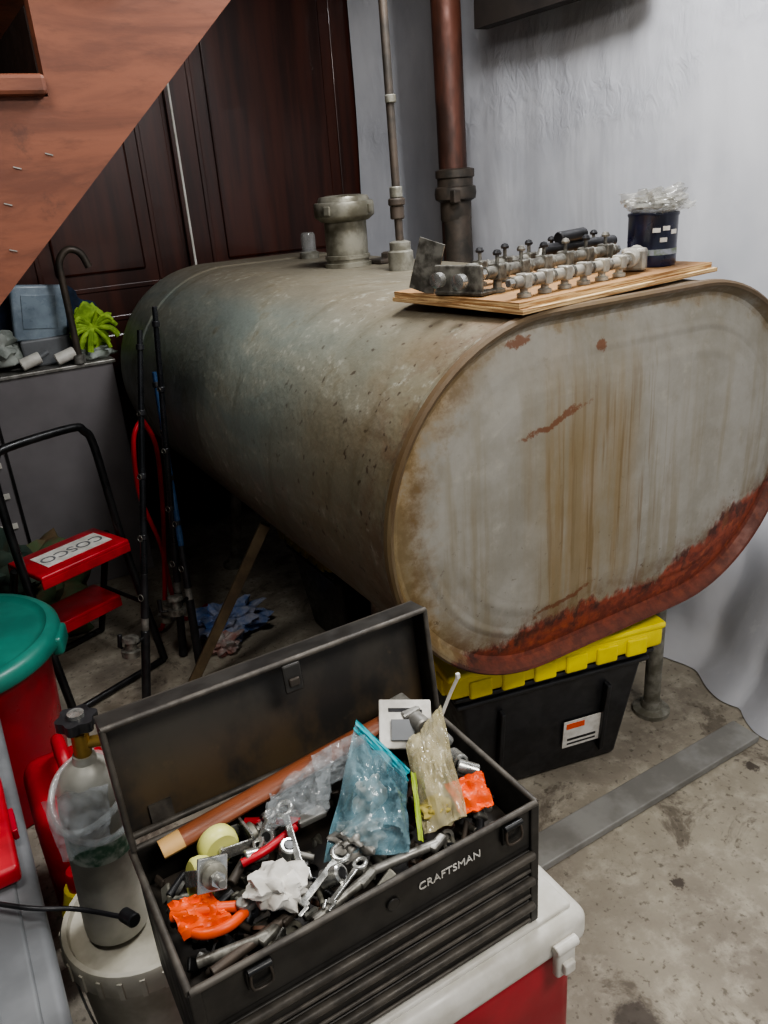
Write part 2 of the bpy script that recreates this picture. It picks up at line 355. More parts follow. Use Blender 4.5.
# ------------------------------------------------------------------ staircase
o=Obj('staircase');M_riser=mat('riser_dark','#2a1a12')
sl=.944;low=lambda x:1.27+(x+1.04)*sl
def stringer(y0,y1):
    run=.2;rise=run*sl
    xs=-.88;k0=-8;k1=3;top=[]
    for k in range(k0,k1):
        xr=xs+k*run;zt=1.615+k*rise
        top+=[(xr-run,zt),(xr,zt)]
    bot=[(xs+(k1-1)*run,low(xs+(k1-1)*run)),(xs+k0*run-run,low(xs+k0*run-run))]
    poly=top+bot
    b=bmesh.new();vv=[b.verts.new((p[0],y0,p[1])) for p in poly];f=b.faces.new(vv)
    r=bmesh.ops.extrude_face_region(b,geom=[f])
    for v in r['geom']:
        if isinstance(v,bmesh.types.BMVert):v.co.y=y1
    bmesh.ops.triangulate(b,faces=[f for f in b.faces if len(f.verts)>4])
    o.bm(b,M_wood,False)
stringer(.6,.64);stringer(1.40,1.44)
for k in range(-7,3):
    xr=-.88+k*.2;zt=1.615+k*.1888
    o.b2(xr-.225,xr-.002,.575,1.46,zt,zt+.035,M_wood,bev=.008)
    o.b2(xr-.002,xr+.016,.645,1.395,zt,zt+.15,M_riser)
for (x,z) in ((-.9,1.52),(-.96,1.50),(-.99,1.44),(-1.0,1.36)):o.box((x,.598,z),(.014,.002,.002),M_steel,rot=(0,.3,0))
o.done()
# ------------------------------------------------------------------ plywood & stuff on tank
n=NT('plywood');col=n.mix(n.ss(n.noise(10,4,.6,st=(.3,1,1)),.35,.65),h('#a37c50'),h('#85633f'));n.base(col);n.rough(.7);M_ply=n.m
M_plye=mat('plywood_edge','#cfb285','#8f6b44',.75,scale=8,st=(1,1,60),lo=.45,hi=.55)
PM=Matrix.Translation((-.285,-.012,ZT))@Matrix.Rotation(.13,4,'Z')
o=Obj('plywood_board');o.M=PM
o.b2(0,.620,.0,.36,0.0065,.0145,M_plye);o.b2(.004,.616,.012,.358,.015,.0245,M_plye);o.b2(.004,.616,.012,.358,.0246,.0256,M_ply)
o.done()
zp=.0265
def rail(o,u0,v0,u1,v1,z,r,m,n=5,inj=True,cap=2):
    o.rod((u0,v0,z),(u1,v1,z),r,m)
    d=(V((u1,v1,0))-V((u0,v0,0)));dn=d.normalized();aa=math.atan2(d.y,d.x)
    for i in range(n):
        p=V((u0,v0,z))+d*((i+.5)/n)
        o.box(p,(r*1.8,r*2.5,r*2.5),m,rot=(0,0,aa),bev=.003)
        o.rod(p+V((0,0,-(z-zp))),p,r*.7,m);o.lathe([(r*1.25,0),(r*1.25,.006),(r*.8,.008)],m,loc=(p.x,p.y,zp),seg=14)
        o.rod(p+V((dn.x*r*1.6,dn.y*r*1.6,0)),p+V((dn.x*r*2.4,dn.y*r*2.4,0)),r*1.2,M_rail,seg=8)
        if inj:
            o.rod(p+V((0,0,r)),p+V((0,0,r+.02)),.0038,M_rail);o.lathe([(.008,0),(.009,.004),(.006,.009),(0,.011)],M_black if i%cap==0 else M_rail,loc=p+V((0,0,r+.018)),seg=12)
    for s,q in ((-1,V((u0,v0,z))),(1,V((u1,v1,z)))):o.rod(q,q+V((dn.x,dn.y,0))*s*.014,r*.75,M_chrome,seg=6)
M_cast=mat('cast_aluminium','#b0aca0','#85817a',.45,.35,scale=30,bump=.3)
o=Obj('fuel_rail');o.M=PM
rail(o,.03,.05,.38,.06,zp+.028,.0105,M_cast,6,False)
o.rod((.38,.06,zp+.028),(.46,.095,zp+.032),.018,M_cast);o.box((.43,.08,zp+.024),(.03,.05,.045),M_cast,rot=(0,0,.4),bev=.006)
o.done()
o=Obj('fuel_rail');o.M=PM;rail(o,.05,.14,.47,.16,zp+.038,.012,M_rail,6,True,2);o.done()
o=Obj('fuel_rail');o.M=PM;rail(o,.10,.24,.55,.25,zp+.036,.011,M_rail,6,True,1);o.done()
o=Obj('nozzle_gun');o.M=PM
o.rod((.28,.20,zp+.055),(.54,.215,zp+.05),.012,M_black);o.rod((.33,.2,zp+.074),(.42,.205,zp+.076),.013,M_black);o.rod((.28,.2,zp+.055),(.25,.19,zp+.02),.009,M_rail);o.rod((.52,.21,zp+.05),(.52,.21,zp+.001),.009,M_black);o.done()
o=Obj('mounting_bracket');o.M=PM
o.box((.02,.18,zp+.028),(.008,.11,.055),M_rail,bev=.003,rot=(0,0,.2));o.box((.035,.18,zp+.0045),(.05,.11,.007),M_rail,bev=.002,rot=(0,0,.2))
for v in (.15,.21):o.lathe([(.014,0),(.014,.016),(.008,.018)],M_chrome,loc=(.000,v,zp+.03),rot=(0,-math.pi/2,.2))
o.box((.02,.27,zp+.05),(.004,.055,.10),M_rail,rot=(.3,0,.4));o.done()
o=Obj('paint_can');o.M=PM
M_can=mat('navy_label','#20264a','#16192a',.3,coat=.4);M_lab=mat('can_label_band','#51621f','#9094a0',.4,scale=30)
cl=(.535,.11,zp)
o.lathe([(.050,0),(.052,.004),(.052,.024)],M_can,loc=cl,seg=40);o.lathe([(.0521,.024),(.0521,.036)],M_lab,loc=cl,seg=40);o.lathe([(.052,.036),(.052,.100),(.054,.103),(.054,.108),(.048,.110)],M_can,loc=cl,seg=40)
for a,z in ((-2.4,.075),(-2.0,.078),(-1.6,.07),(-2.1,.055)):o.box(V(cl)+V((.0522*math.cos(a),.0522*math.sin(a),z)),(.002,.016,.009),M_paper,rot=(0,0,a))
o.done()
o=Obj('plastic_wrap');o.M=PM
M_wrap=mat('crinkled_film','#b5b3a8','#88857a',.2,alpha=.45,coat=1,scale=20,bump=.5,bs=60)
o.blob((.535,.11,zp+.126),(.060,.058,.017),M_wrap,seed=4,amp=.35,freq=2.2)
o.sheet((.445,.09,zp+.160),(.63,.10,zp+.150),(.475,.05,zp+.115),(.615,.06,zp+.115),M_wrap,bulge=.006,nz=.012,seed=3,two=False,fq=6)
o.sheet((.46,.15,zp+.15),(.67,.13,zp+.160),(.48,.12,zp+.115),(.62,.09,zp+.115),M_wrap,bulge=.006,nz=.012,seed=5,two=False,fq=6)
o.done()
# ------------------------------------------------------------------ totes
def tote(name,c,yaw,w,d,hh,lidm,tp=.8,sk=.05):
    o=Obj(name);o.M=Matrix.Translation(c)@Matrix.Rotation(yaw,4,'Z')
    o.box((0,0,hh*.5),(w*.9,d*.9,hh-.01),M_black,taper=tp,bev=.012,seg=3)
    o.box((0,0,hh-.085),(w*.905,d*.905,.012),M_black,bev=.004);o.box((0,0,hh-.06),(w*.93,d*.93,.012),M_black,bev=.004)
    for i in (-1,1):
        o.box((i*w*.25,-d*.415,hh*.4),(.012,.02,hh*.55),M_black,rot=(.12,0,0),bev=.003)
    o.box((0,0,hh+.015-sk/2),(w*.985,d*.985,sk),lidm,bev=.012,seg=3);o.box((0,0,hh+.012),(w,d,.018),lidm,bev=.007,seg=3)
    k=6
    for i in range(k):
        u=(i+.5)/k-.5
        for sg in (-1,1):
            o.box((u*w*.86,sg*d*.490,hh+.010-sk*.62),(w*.10,.012,sk*.75),lidm,bev=.005)
            o.box((sg*w*.490,u*d*.86,hh+.010-sk*.62),(.012,d*.10,sk*.75),lidm,bev=.005)
    return o
o=tote('storage_tote',(-.068,.252,0),-.22,.57,.40,.392,M_yel,.78,.062)
o.box((.085,-.1585,.125),(.105,.003,.085),M_paper,rot=(.105,0,0));o.box((.065,-.1633,.152),(.05,.002,.016),M_orange,rot=(.105,0,0));o.box((.085,-.1588,.108),(.08,.002,.006),M_black,rot=(.105,0,0));o.box((.085,-.1572,.094),(.08,.002,.004),M_black,rot=(.105,0,0))
o.done()
o=tote('storage_tote',(-.03,1.02,0),0,.60,.40,.395,mat('olive_lid','#7d7620','#5e581c',.5));o.done()
o=Obj('metal_threshold_strip');M_strip=mat('dull_aluminium','#93928e','#7a7873',.55,.15,scale=9,bump=.1)
o.b2(-.55,.43,-.115,-.035,.002,.022,M_strip,bev=.003);o.done()
# ------------------------------------------------------------------ cooler
o=Obj('cooler')
o.b2(-1.10,-.592,-.495,-.205,.0,.405,M_redc,bev=.03,seg=5)
o.b2(-1.112,-.580,-.508,-.192,.392,.452,M_white,bev=.02,seg=5)
o.b2(-1.09,-.60,-.488,-.212,.448,.4585,M_white,bev=.004,seg=3)
o.box((-.635,-.512,.40),(.035,.014,.06),M_white,bev=.005,seg=3);o.rod((-.655,-.515,.425),(-.615,-.515,.425),.008,M_white);o.box((-.635,-.522,.39),(.02,.01,.02),M_white,bev=.003)
o.b2(-.594,-.574,-.42,-.28,.31,.35,M_white,bev=.008,seg=3)
o.done()
# ------------------------------------------------------------------ toolbox
M_tb=mat('charcoal_enamel','#3b3936','#2b2927',.40,.25,scale=18,bump=.06)
M_tbe=mat('charcoal_dusty','#5a554e','#403c37',.55,.2,scale=30)
n=NT('toolbox_lid_inside');X=n.xyz();a=n.noise(7,5,.65,st=(1,1,.6));b=n.noise(30,4,.7)
col=n.mix(n.ss(a,.4,.65),h('#343230'),h('#47433d'));col=n.mix(n.ss(b,.6,.75,0,.5),col,h('#5c5343'));col=n.mix(n.math('MULTIPLY',n.ss(X[2],.80,.69),n.ss(a,.4,.6,0,.7)),col,h('#604e36'))
n.base(col);n.rough(.42);n.b.inputs['Metallic'].default_value=.2;M_tbl=n.m
M_tbi=mat('toolbox_inside','#2f2b28','#40382f',.6,.2,scale=25)
X0,X1,Y0,Y1,Z0,ZR=-1.13,-.66,-.48,-.25,.462,.671
o=Obj('toolbox')
t=.004
o.b2(X0,X1,Y0,Y0+t,.606,ZR,M_tb);o.b2(X0,X1,Y1-t,Y1,Z0,ZR,M_tb)
o.b2(X0,X0+t,Y0+t,Y1-t,Z0,ZR,M_tb);o.b2(X1-t,X1,Y0+t,Y1-t,Z0,ZR,M_tb)
o.b2(X0+t,X1-t,Y0+.012,Y1-t,Z0,.572,M_tbi)
o.b2(X0+t,X1-t,Y0+.0,Y0+.012,.6,.607,M_tb)
for z0 in (.464,.510,.556):
    o.b2(X0+.008,X1-.008,Y0-.002,Y0+.012,z0,z0+.040,M_tb,bev=.002)
    o.b2(X0+.008,X1-.008,Y0-.012,Y0-.001,z0+.030,z0+.041,M_tbe,bev=.004,seg=3)
    o.b2(X0+.012,X1-.012,Y0-.006,Y0-.001,z0+.004,z0+.009,M_tbe,bev=.002)
for p,q in (((X0,Y0,ZR),(X1,Y0,ZR)),((X0,Y1,ZR),(X1,Y1,ZR)),((X0,Y0,ZR),(X0,Y1,ZR)),((X1,Y0,ZR),(X1,Y1,ZR))):o.rod(p,q,.0045,M_tbe)
for x in (X0+.005,X1-.005):o.b2(x-.007,x+.007,Y0-.004,Y0+.004,Z0,ZR,M_tb,bev=.002)
for x in (-1.055,-.705):
    o.b2(x-.016,x+.016,Y0-.006,Y0-.001,.635,.664,M_blackm,bev=.002);o.tube([(x-.011,Y0-.008,.662),(x-.011,Y0-.011,.64),(x+.011,Y0-.011,.64),(x+.011,Y0-.008,.662)],.0018,M_dpipe,sub=3)
    o.rod((x-.014,Y0-.008,.664),(x+.014,Y0-.008,.664),.004,M_blackm)
o.rod((X1+.001,-.44,.63),(X1+.014,-.44,.63),.008,M_black);o.rod((-.884,Y0-.003,.638),(-.884,Y0-.001,.638),.009,M_tb)
LM=Matrix.Translation((0,Y1+.002,ZR+.004))@Matrix.Rotation(-.13,4,'X')
sv=o.M;o.M=LM
o.b2(X0,X1,.026,.03,0,.176,M_tbl);o.b2(X0,X1,-.010,.026,.172,.176,M_tb);o.b2(X0,X0+.004,-.010,.026,0,.172,M_tb);o.b2(X1-.004,X1,-.010,.026,0,.172,M_tb)
o.rod((X0,-.010,.174),(X1,-.010,.174),.004,M_tbe);o.rod((X0+.002,-.010,0),(X0+.002,-.010,.174),.004,M_tbe);o.rod((X1-.002,-.010,0),(X1-.002,-.010,.174),.004,M_tbe)
o.rod((X0,.02,0),(X1,.02,0),.005,M_tbe)
o.b2(-.895,-.868,-.018,-.013,.130,.172,M_tb,bev=.003);o.b2(-.889,-.874,-.022,-.017,.140,.152,M_dpipe,bev=.002)
for x in (X0+.05,X1-.05):o.b2(x-.015,x+.015,.022,.026,.0,.03,M_tbe)
o.M=sv
o.text('CRAFTSMAN',.0165,M_paper,Matrix.Translation((-.80,Y0-.0012,.64))@Matrix.Rotation(math.pi/2,4,'X'),.0006)
o.done()
# ------------------------------------------------------------------ toolbox contents
o=Obj('hammer');M_hw=mat('hammer_handle_wood','#8c4e30','#5e341d',.42,scale=20,st=(.2,1,1));M_end=mat('raw_wood_end','#cda56c','#b08a54',.6)
p=V((-1.10,-.285,.684));q=V((-.735,-.274,.722));d=(q-p);Q=d.to_track_quat('X','Z').to_matrix().to_4x4()
o.M=Matrix.Translation(p)@Q;Ln=d.length
rs=[(0,.0115),(.028,.0122),(.05,.0125),(.12,.012),(.2,.0132),(Ln-.07,.012),(Ln,.010)]
for i in range(len(rs)-1):
    (x0,r0),(x1,r1)=rs[i],rs[i+1];vs=[];k=12
    for x,r in ((x0,r0),(x1,r1)):
        for j in range(k):
            a=2*math.pi*j/k;vs.append((x,r*math.cos(a)*1.3,r*math.sin(a)*.8))
    o.add(vs,[(j,(j+1)%k,k+(j+1)%k,k+j) for j in range(k)]+[tuple(range(k)),tuple(range(k,2*k))],M_end if i==0 else M_hw)
o.box((Ln+.005,0,0),(.03,.05,.026),M_steel,bev=.004);o.rod((Ln+.005,-.025,0),(Ln+.005,-.050,0),.014,M_steel)
o.done()
M_cw=mat('caster_wheel_yellow','#dcdc88','#c9c86c',.45)
def caster(c,rot):
    o=Obj('caster_wheel');o.M=Matrix.Translation(c)@Euler(rot).to_matrix().to_4x4()
    o.lathe([(.009,-.012),(.021,-.012),(.0245,-.009),(.0262,0),(.0245,.009),(.021,.012),(.009,.012)],M_cw,rot=(math.pi/2,0,0),seg=32)
    o.rod((0,-.018,0),(0,.018,0),.006,M_chrome)
    for s in (-1,1):o.box((.008,s*.0165,.016),(.018,.0025,.044),M_chrome,bev=.001,rot=(0,.35,0))
    o.box((.018,0,.040),(.040,.036,.004),M_chrome,bev=.001);o.lathe([(.015,0),(.015,.007),(.01,.01)],M_zinc,loc=(.018,0,.042));o.rod((.018,0,.05),(.018,0,.075),.005,M_steel);o.lathe([(.009,0),(.009,.006)],M_chrome,loc=(.018,0,.056),seg=6,smooth=False)
    o.done()
caster((-1.072,-.352,.680),(.7,-1.1,.9));caster((-1.036,-.312,.678),(.15,1.45,.25))
def wrench(p,q,up,w,name='combination_wrench'):
    o=Obj(name);p=V(p);q=V(q);d=q-p;Ln=d.length
    o.M=Matrix.Translation(p)@d.to_track_quat('X','Z').to_matrix().to_4x4()@Matrix.Rotation(up,4,'X')
    o.box((Ln/2,0,0),(Ln*.86,w,w*.45),M_chrome,bev=w*.15)
    o.tube([(w*1.1*math.cos(a),w*1.1*math.sin(a),0) for a in [i*math.pi/6 for i in range(12)]],w*.42,M_chrome,closed=True,sub=3)
    for s in (-1,1):o.box((Ln+w*.6,s*w*.8,0),(w*1.7,w*.55,w*.5),M_chrome,rot=(0,0,-s*.25+.2),bev=w*.12)
    o.box((Ln-w*.3,0,0),(w*.9,w*1.7,w*.5),M_chrome,bev=w*.12);o.done()
wrench((-.945,-.315,.688),(-.965,-.41,.675),.3,.009)
wrench((-.915,-.415,.680),(-.985,-.448,.672),-.2,.009)
wrench((-.90,-.435,.672),(-.955,-.462,.668),.2,.007)
wrench((-.962,-.305,.682),(-.99,-.335,.676),.4,.007)
o=Obj('socket_set')
for i,(x,y,r) in enumerate(((-.975,-.325,.010),(-.96,-.305,.011),(-1.0,-.345,.009),(-.70,-.36,.011),(-.715,-.33,.012),(-.69,-.31,.010),(-.965,-.365,.012),(-.70,-.385,.010),(-.72,-.30,.010),(-.935,-.43,.012))):
    e=V((random.uniform(-1,1),random.uniform(-1,1),random.uniform(.2,.9))).normalized()*.03;c=V((x,y,.668 if x<-.8 else .680))
    o.rod(c-e*.5,c+e*.5,r,M_chrome);o.rod(c+e*.5,c+e*.52,r*.6,M_blackm)
o.done()
o=Obj('pliers')
o.tube([(-1.117,-.385,.680),(-1.10,-.395,.684),(-1.075,-.403,.682),(-1.048,-.410,.674)],.0065,M_orange)
o.tube([(-1.112,-.402,.676),(-1.095,-.425,.678),(-1.068,-.432,.678),(-1.044,-.420,.672)],.0065,M_orange)
o.box((-1.03,-.412,.674),(.04,.018,.012),M_steel,rot=(0,0,.1),bev=.004);o.rod((-1.043,-.415,.664),(-1.043,-.415,.684),.008,M_steel);o.done()
o=Obj('orange_strap');o.sheet((-1.118,-.375,.690),(-1.07,-.385,.690),(-1.115,-.42,.676),(-1.06,-.43,.680),M_orange,bulge=.004,nz=.006,seed=8,n=16);o.done()
o=Obj('pliers')
o.tube([(-.99,-.285,.668),(-.95,-.315,.671),(-.93,-.33,.671)],.0055,M_red);o.tube([(-1.02,-.35,.670),(-.985,-.35,.673),(-.94,-.335,.671)],.0055,M_red);o.box((-.915,-.33,.671),(.04,.018,.01),M_steel,bev=.003);o.done()
o=Obj('crumpled_paper_towel');o.blob((-1.003,-.418,.684),(.028,.034,.020),M_paper,seed=8,amp=.55,freq=2.0,rot=(0,.3,.9));o.done()
o=Obj('loose_hardware');ms=[M_steel,M_blackm,M_rail,M_zinc,M_dpipe,mat('rusty_bits','#6d4a32','#43302a',.7),M_black,M_dpipe]
for i in range(260):
    x=random.uniform(X0+.02,X1-.02);y=random.uniform(Y0+.018,Y1-.018);z=random.uniform(.60,.652)
    m=random.choice(ms);k=random.random()
    e=V((random.uniform(-1,1),random.uniform(-1,1),random.uniform(-.2,.2))).normalized()
    if k<.45:
        l=random.uniform(.012,.03);c=V((min(max(x,X0+.035),X1-.035),min(max(y,Y0+.035),Y1-.035),z));o.rod(c-e*l*.7,c+e*l*.7,random.uniform(.003,.007),m);
        if k<.2:o.rod(c+e*l*.6,c+e*l*.9,.009,m,seg=6,smooth=False)
    elif k<.8:o.box((x,y,z),(random.uniform(.01,.03),random.uniform(.008,.022),random.uniform(.004,.012)),m,rot=(e.x,e.y,e.z*6),bev=.002)
    else:o.lathe([(.010,-.002),(.010,.002),(.005,.0025),(.005,-.0025)],m,loc=(x,y,z),rot=(e.x,e.y,0),seg=18)
o.b2(X0+.006,X1-.006,Y0+.014,Y1-.006,.573,.61,M_tbi)
for (x0,y0,x1,y1,m) in ((-1.11,-.44,-1.03,-.455,M_rail),(-1.10,-.46,-1.0,-.445,M_dpipe),(-1.04,-.36,-.97,-.30,M_dpipe),(-.98,-.465,-.90,-.45,M_rail),(-.85,-.30,-.78,-.33,M_rail),(-.90,-.44,-.80,-.455,M_steel)):
    o.rod((x0,y0,.658),(x1,y1,.662),.006,m);o.box((x1,y1,.662),(.028,.012,.01),m,rot=(0,0,.4),bev=.003)
o.done()
M_bag=mat('blue_tinted_bag','#8cabb4','#66909d',.14,alpha=.5,coat=1,scale=14,bump=.6,bs=45)
o=Obj('zip_bag')
TLb,TRb,BLb,BRb=(-.826,-.305,.762),(-.795,-.380,.715),(-.935,-.405,.668),(-.842,-.456,.674)
o.sheet(TLb,TRb,BLb,BRb,M_bag,bulge=.028,nz=.013,seed=2,n=32)
o.sheet((-.822,-.302,.768),(-.788,-.378,.718),(-.830,-.309,.756),(-.798,-.384,.708),mat('zip_strip','#2d9aa6','#2d9aa6',.3),bulge=.003,nz=.003,seed=2,n=12)
o.sheet((-.788,-.380,.716),(-.783,-.384,.712),(-.826,-.452,.680),(-.820,-.455,.676),mat('green_strip','#9dae3a','#8ba033',.4),bulge=.002,nz=.002,seed=2,n=12)
o.blob((-.885,-.405,.682),(.034,.026,.016),M_steel,seed=3,amp=.5);o.blob((-.845,-.37,.70),(.022,.012,.026),M_white,seed=6,amp=.5)
o.done()
M_bag2=mat('cream_tinted_bag','#c9bf9a','#b0a580',.18,alpha=.5,coat=1,scale=14,bump=.5,bs=45)
o=Obj('parts_bag')
o.sheet((-.770,-.340,.722),(-.700,-.325,.752),(-.810,-.440,.670),(-.750,-.450,.674),M_bag2,bulge=.020,nz=.009,seed=12,n=26)
o.blob((-.778,-.42,.682),(.022,.016,.010),mat('yellow_parts','#bdae62','#978536',.5),seed=5,amp=.3);o.done()
o=Obj('parts_package');o.box((-.745,-.300,.722),(.075,.072,.006),M_paper,rot=(.55,.1,-.5),bev=.002);o.box((-.755,-.309,.722),(.032,.03,.004),M_gray,rot=(.55,.1,-.5));o.box((-.738,-.286,.734),(.045,.006,.003),M_black,rot=(.55,.1,-.5));o.box((-.727,-.306,.7245),(.012,.03,.003),M_black,rot=(.55,.1,-.5));o.done()
o=Obj('cable_tie');o.tube([(-.72,-.33,.70),(-.703,-.33,.735),(-.690,-.335,.77),(-.683,-.345,.80)],.0026,M_white);o.box((-.683,-.345,.803),(.006,.005,.008),M_white,bev=.001);o.done()
o=Obj('orange_strap');o.sheet((-.750,-.400,.690),(-.695,-.410,.692),(-.755,-.445,.674),(-.71,-.455,.676),M_orange,bulge=.005,nz=.006,seed=3,n=16);o.done()
o=Obj('plastic_wrapper');o.sheet((-.955,-.295,.705),(-.86,-.295,.735),(-.98,-.335,.690),(-.90,-.36,.700),M_clear,bulge=.010,nz=.012,seed=22,n=26);o.sheet((-.89,-.295,.735),(-.82,-.295,.742),(-.90,-.33,.71),(-.85,-.34,.715),M_clear,bulge=.010,nz=.010,seed=27,n=26);o.done()
# ------------------------------------------------------------------ bucket + gas cylinder
o=Obj('bucket')
bc=(-1.120,-.030,.034)
o.lathe([(.10,-.034),(.104,-.030),(.118,.27),(.124,.272),(.124,.285),(.118,.286)],M_whited,loc=bc,seg=48)
o.lathe([(.126,.272),(.129,.276),(.129,.312),(.126,.318),(.118,.318),(.115,.308),(.106,.305),(.02,.3055),(0,.3055)],M_whited,loc=bc,seg=48)
for i in range(24):
    a=i*math.pi/12;o.box((bc[0]+.129*math.cos(a),bc[1]+.129*math.sin(a),bc[2]+.292),(.005,.008,.034),M_whited,rot=(0,0,a))
o.tube([(bc[0]-.124,bc[1],.28),(bc[0]-.10,bc[1]-.085,.21),(bc[0],bc[1]-.128,.18),(bc[0]+.10,bc[1]-.085,.21),(bc[0]+.124,bc[1],.28)],.002,M_steel)
o.done()
o=Obj('gas_cylinder')
M_cyl=mat('scuffed_aluminium','#b9b7ad','#87857b',.42,.22,scale=7,bump=.1)
gx,gy=-1.160,-.03
o.M=Matrix.Translation((gx,gy,.3425))@Matrix.Rotation(.05,4,'Y')
o.lathe([(.043,0),(.049,.006),(.050,.02),(.050,.25),(.048,.28),(.040,.305),(.026,.322),(.018,.328),(.016,.34)],M_cyl,seg=40)
o.lathe([(.0504,.17),(.0504,.215)],mat('cylinder_sticker','#38634a','#a9b0a4',.5,scale=40),seg=40)
o.rod((0,0,.335),(0,0,.38),.013,M_brass);o.rod((0,0,.358),(.035,-.01,.358),.009,M_brass);o.rod((.03,-.01,.358),(.045,-.014,.358),.012,M_brass,seg=6)
o.rod((0,0,.38),(0,0,.392),.006,M_steel)
kp=[]
for i in range(60):
    a=2*math.pi*i/60;r=.027+.003*math.cos(6*a);kp.append((r*math.cos(a),r*math.sin(a)))
vs=[(x,y,.390) for x,y in kp]+[(x,y,.406) for x,y in kp]
o.add(vs,[(i,(i+1)%60,60+(i+1)%60,60+i) for i in range(60)]+[tuple(range(60)),tuple(range(60,120))],M_black)
o.lathe([(.012,.406),(.012,.412),(0,.414)],M_chrome)
o.done()
o=Obj('clear_hose')
M_hose=mat('clear_vinyl','#cfd2d0','#b5b9b8',.15,alpha=.35,coat=1)
for k in range(2):
    o.tube([(gx+.016+.060*math.cos(a)*(1+.08*k),gy+.062*math.sin(a),.600+.022*k+.035*math.sin(a*1+k)) for a in [i*math.pi/5 for i in range(10)]],.0055,M_hose,closed=True)
o.sheet((gx-.055,gy-.055,.67),(gx+.035,gy-.062,.66),(gx-.05,gy-.062,.56),(gx+.02,gy-.066,.57),M_clear,bulge=.008,nz=.01,seed=31,n=18)
o.done()
o=Obj('bungee_cord');o.tube([(-1.35,-.02,.515),(-1.27,-.10,.518),(-1.21,-.125,.50),(-1.145,-.20,.51)],.0035,M_black);o.rod((-1.155,-.18,.507),(-1.145,-.205,.512),.010,M_black);o.done()
# ------------------------------------------------------------------ gray tote on left, red case
o=Obj('storage_bin')
o.box((-1.505,.09,.235),(.44,.82,.47),M_gray,taper=.85,bev=.02,seg=4)
o.box((-1.505,.09,.476),(.51,.90,.035),M_gray,bev=.015,seg=4);o.box((-1.505,.09,.492),(.45,.84,.016),M_gray,bev=.006,seg=3)
o.box((-1.505,.09,.5005),(.36,.72,.004),M_gray,bev=.001)
o.done()
o=Obj('tool_case');o.b2(-1.60,-1.268,-.03,.22,.5035,.535,M_red,bev=.008,seg=3);o.b2(-1.268,-1.260,.06,.12,.508,.527,M_redc,bev=.002);o.done()
# ------------------------------------------------------------------ round bin w teal lid
o=Obj('trash_bin')
bc=(-1.33,.90,0)
o.lathe([(.19,0),(.195,.004),(.205,.10),(.225,.40),(.235,.43),(.235,.45)],M_redc,loc=bc,seg=48)
o.lathe([(.262,.43),(.265,.436),(.262,.46),(.25,.472),(.235,.474),(.225,.466),(.215,.466),(.12,.478),(0,.482)],M_teal,loc=bc,seg=56)
for a in (-.3,2.8):o.box((bc[0]+.258*math.cos(a),bc[1]+.258*math.sin(a),.43),(.03,.09,.05),M_teal,rot=(0,0,a),bev=.01,seg=3)
o.done()
# ------------------------------------------------------------------ step stool
o=Obj('step_stool')
o.M=Matrix.Translation((-.965,1.30,0))@Matrix.Rotation(.38,4,'Z')
def tread(y,z,w,d):
    o.box((0,y,z),(w,d,.018),M_red,bev=.006,seg=3);o.box((0,y-d/2+.004,z-.018),(w,.008,.03),M_red,bev=.003);o.box((0,y+d/2-.004,z-.018),(w,.008,.03),M_red,bev=.003)
tread(0,.45,.30,.19);tread(.10,.22,.30,.15)
o.box((.01,0,.4598),(.22,.10,.0015),M_paper)
o.text('COSCO',.06,M_gray,Matrix.Translation((.01,0,.4612))@Matrix.Rotation(math.pi,4,'Z'),.0004)
o.tube([(-.17,-.12,.012),(-.165,-.03,.45),(-.16,.0,.74),(-.14,.005,.80),(-.10,.005,.82),(.10,.005,.82),(.14,.005,.80),(.16,.0,.74),(.165,-.03,.45),(.17,-.12,.012)],.0125,M_blackm,sub=5)
for s in (-1,1):o.rod((s*.158,.04,.45),(s*.172,.24,.012),.011,M_blackm);o.rod((s*.165,-.08,.22),(s*.165,.14,.22),.007,M_blackm)
o.rod((-.17,-.12,.014),(.17,-.12,.014),.011,M_blackm);o.rod((-.17,.24,.014),(.17,.24,.014),.011,M_blackm)
o.done()
# ------------------------------------------------------------------ fishing rods, hose, stick
def frod(p,q,ms,reelat=.16,name='fishing_rod'):
    o=Obj(name);p=V(p);q=V(q);d=q-p;Ln=d.length;u=d.normalized()
    o.rod(p,p+u*.24,.014,M_black,r2=.013);o.rod(p+u*.24,p+u*.28,.011,M_steel);o.rod(p+u*.28,p+u*.42,.0125,M_black,r2=.010);o.rod(p+u*.42,q,.0105,ms,r2=.0075)
    pn=V((-.85,-.5,0)).normalized()
    for i in range(5):
        c=p+u*(.35+i*(Ln-.36)/4.2);pts=[c+pn*(.016-.002*i)+(u*math.cos(a)+u.cross(pn)*math.sin(a))*(.010-.0013*i) for a in [k*math.pi/4 for k in range(8)]]
        o.tube(pts,.0015,M_rail,closed=True,sub=2,seg=6);o.rod(c,c+pn*.010,.002,M_rail);o.rod(c-u*.008,c+u*.008,.0112,M_black)
    c=p+u*reelat
    o.rod(c,c+pn*.045,.006,M_blackm);o.M=Matrix.Translation(c+pn*.06)@u.to_track_quat('Z','Y').to_matrix().to_4x4()
    o.lathe([(.014,-.034),(.025,-.03),(.028,-.01),(.017,-.008),(.017,.016),(.026,.018),(.024,.03),(.009,.034)],M_rail,seg=24);o.rod((0,0,-.015),(.05,0,-.015),.004,M_blackm);o.rod((.05,0,-.015),(.05,0,.025),.007,M_black);o.M=Matrix();o.done()
M_rodb=mat('black_graphite','#17181a','#222326',.25);M_rodbl=mat('blue_graphite','#2f4d70','#243a58',.25)
frod((-.88,1.05,.004),(-.665,1.15,1.10),M_rodb,.22)
frod((-.70,1.25,.004),(-.60,1.20,1.15),M_rodb,.2)
frod((-.68,1.13,.004),(-.61,1.30,.95),M_rodbl,.25)
o=Obj('red_air_hose')
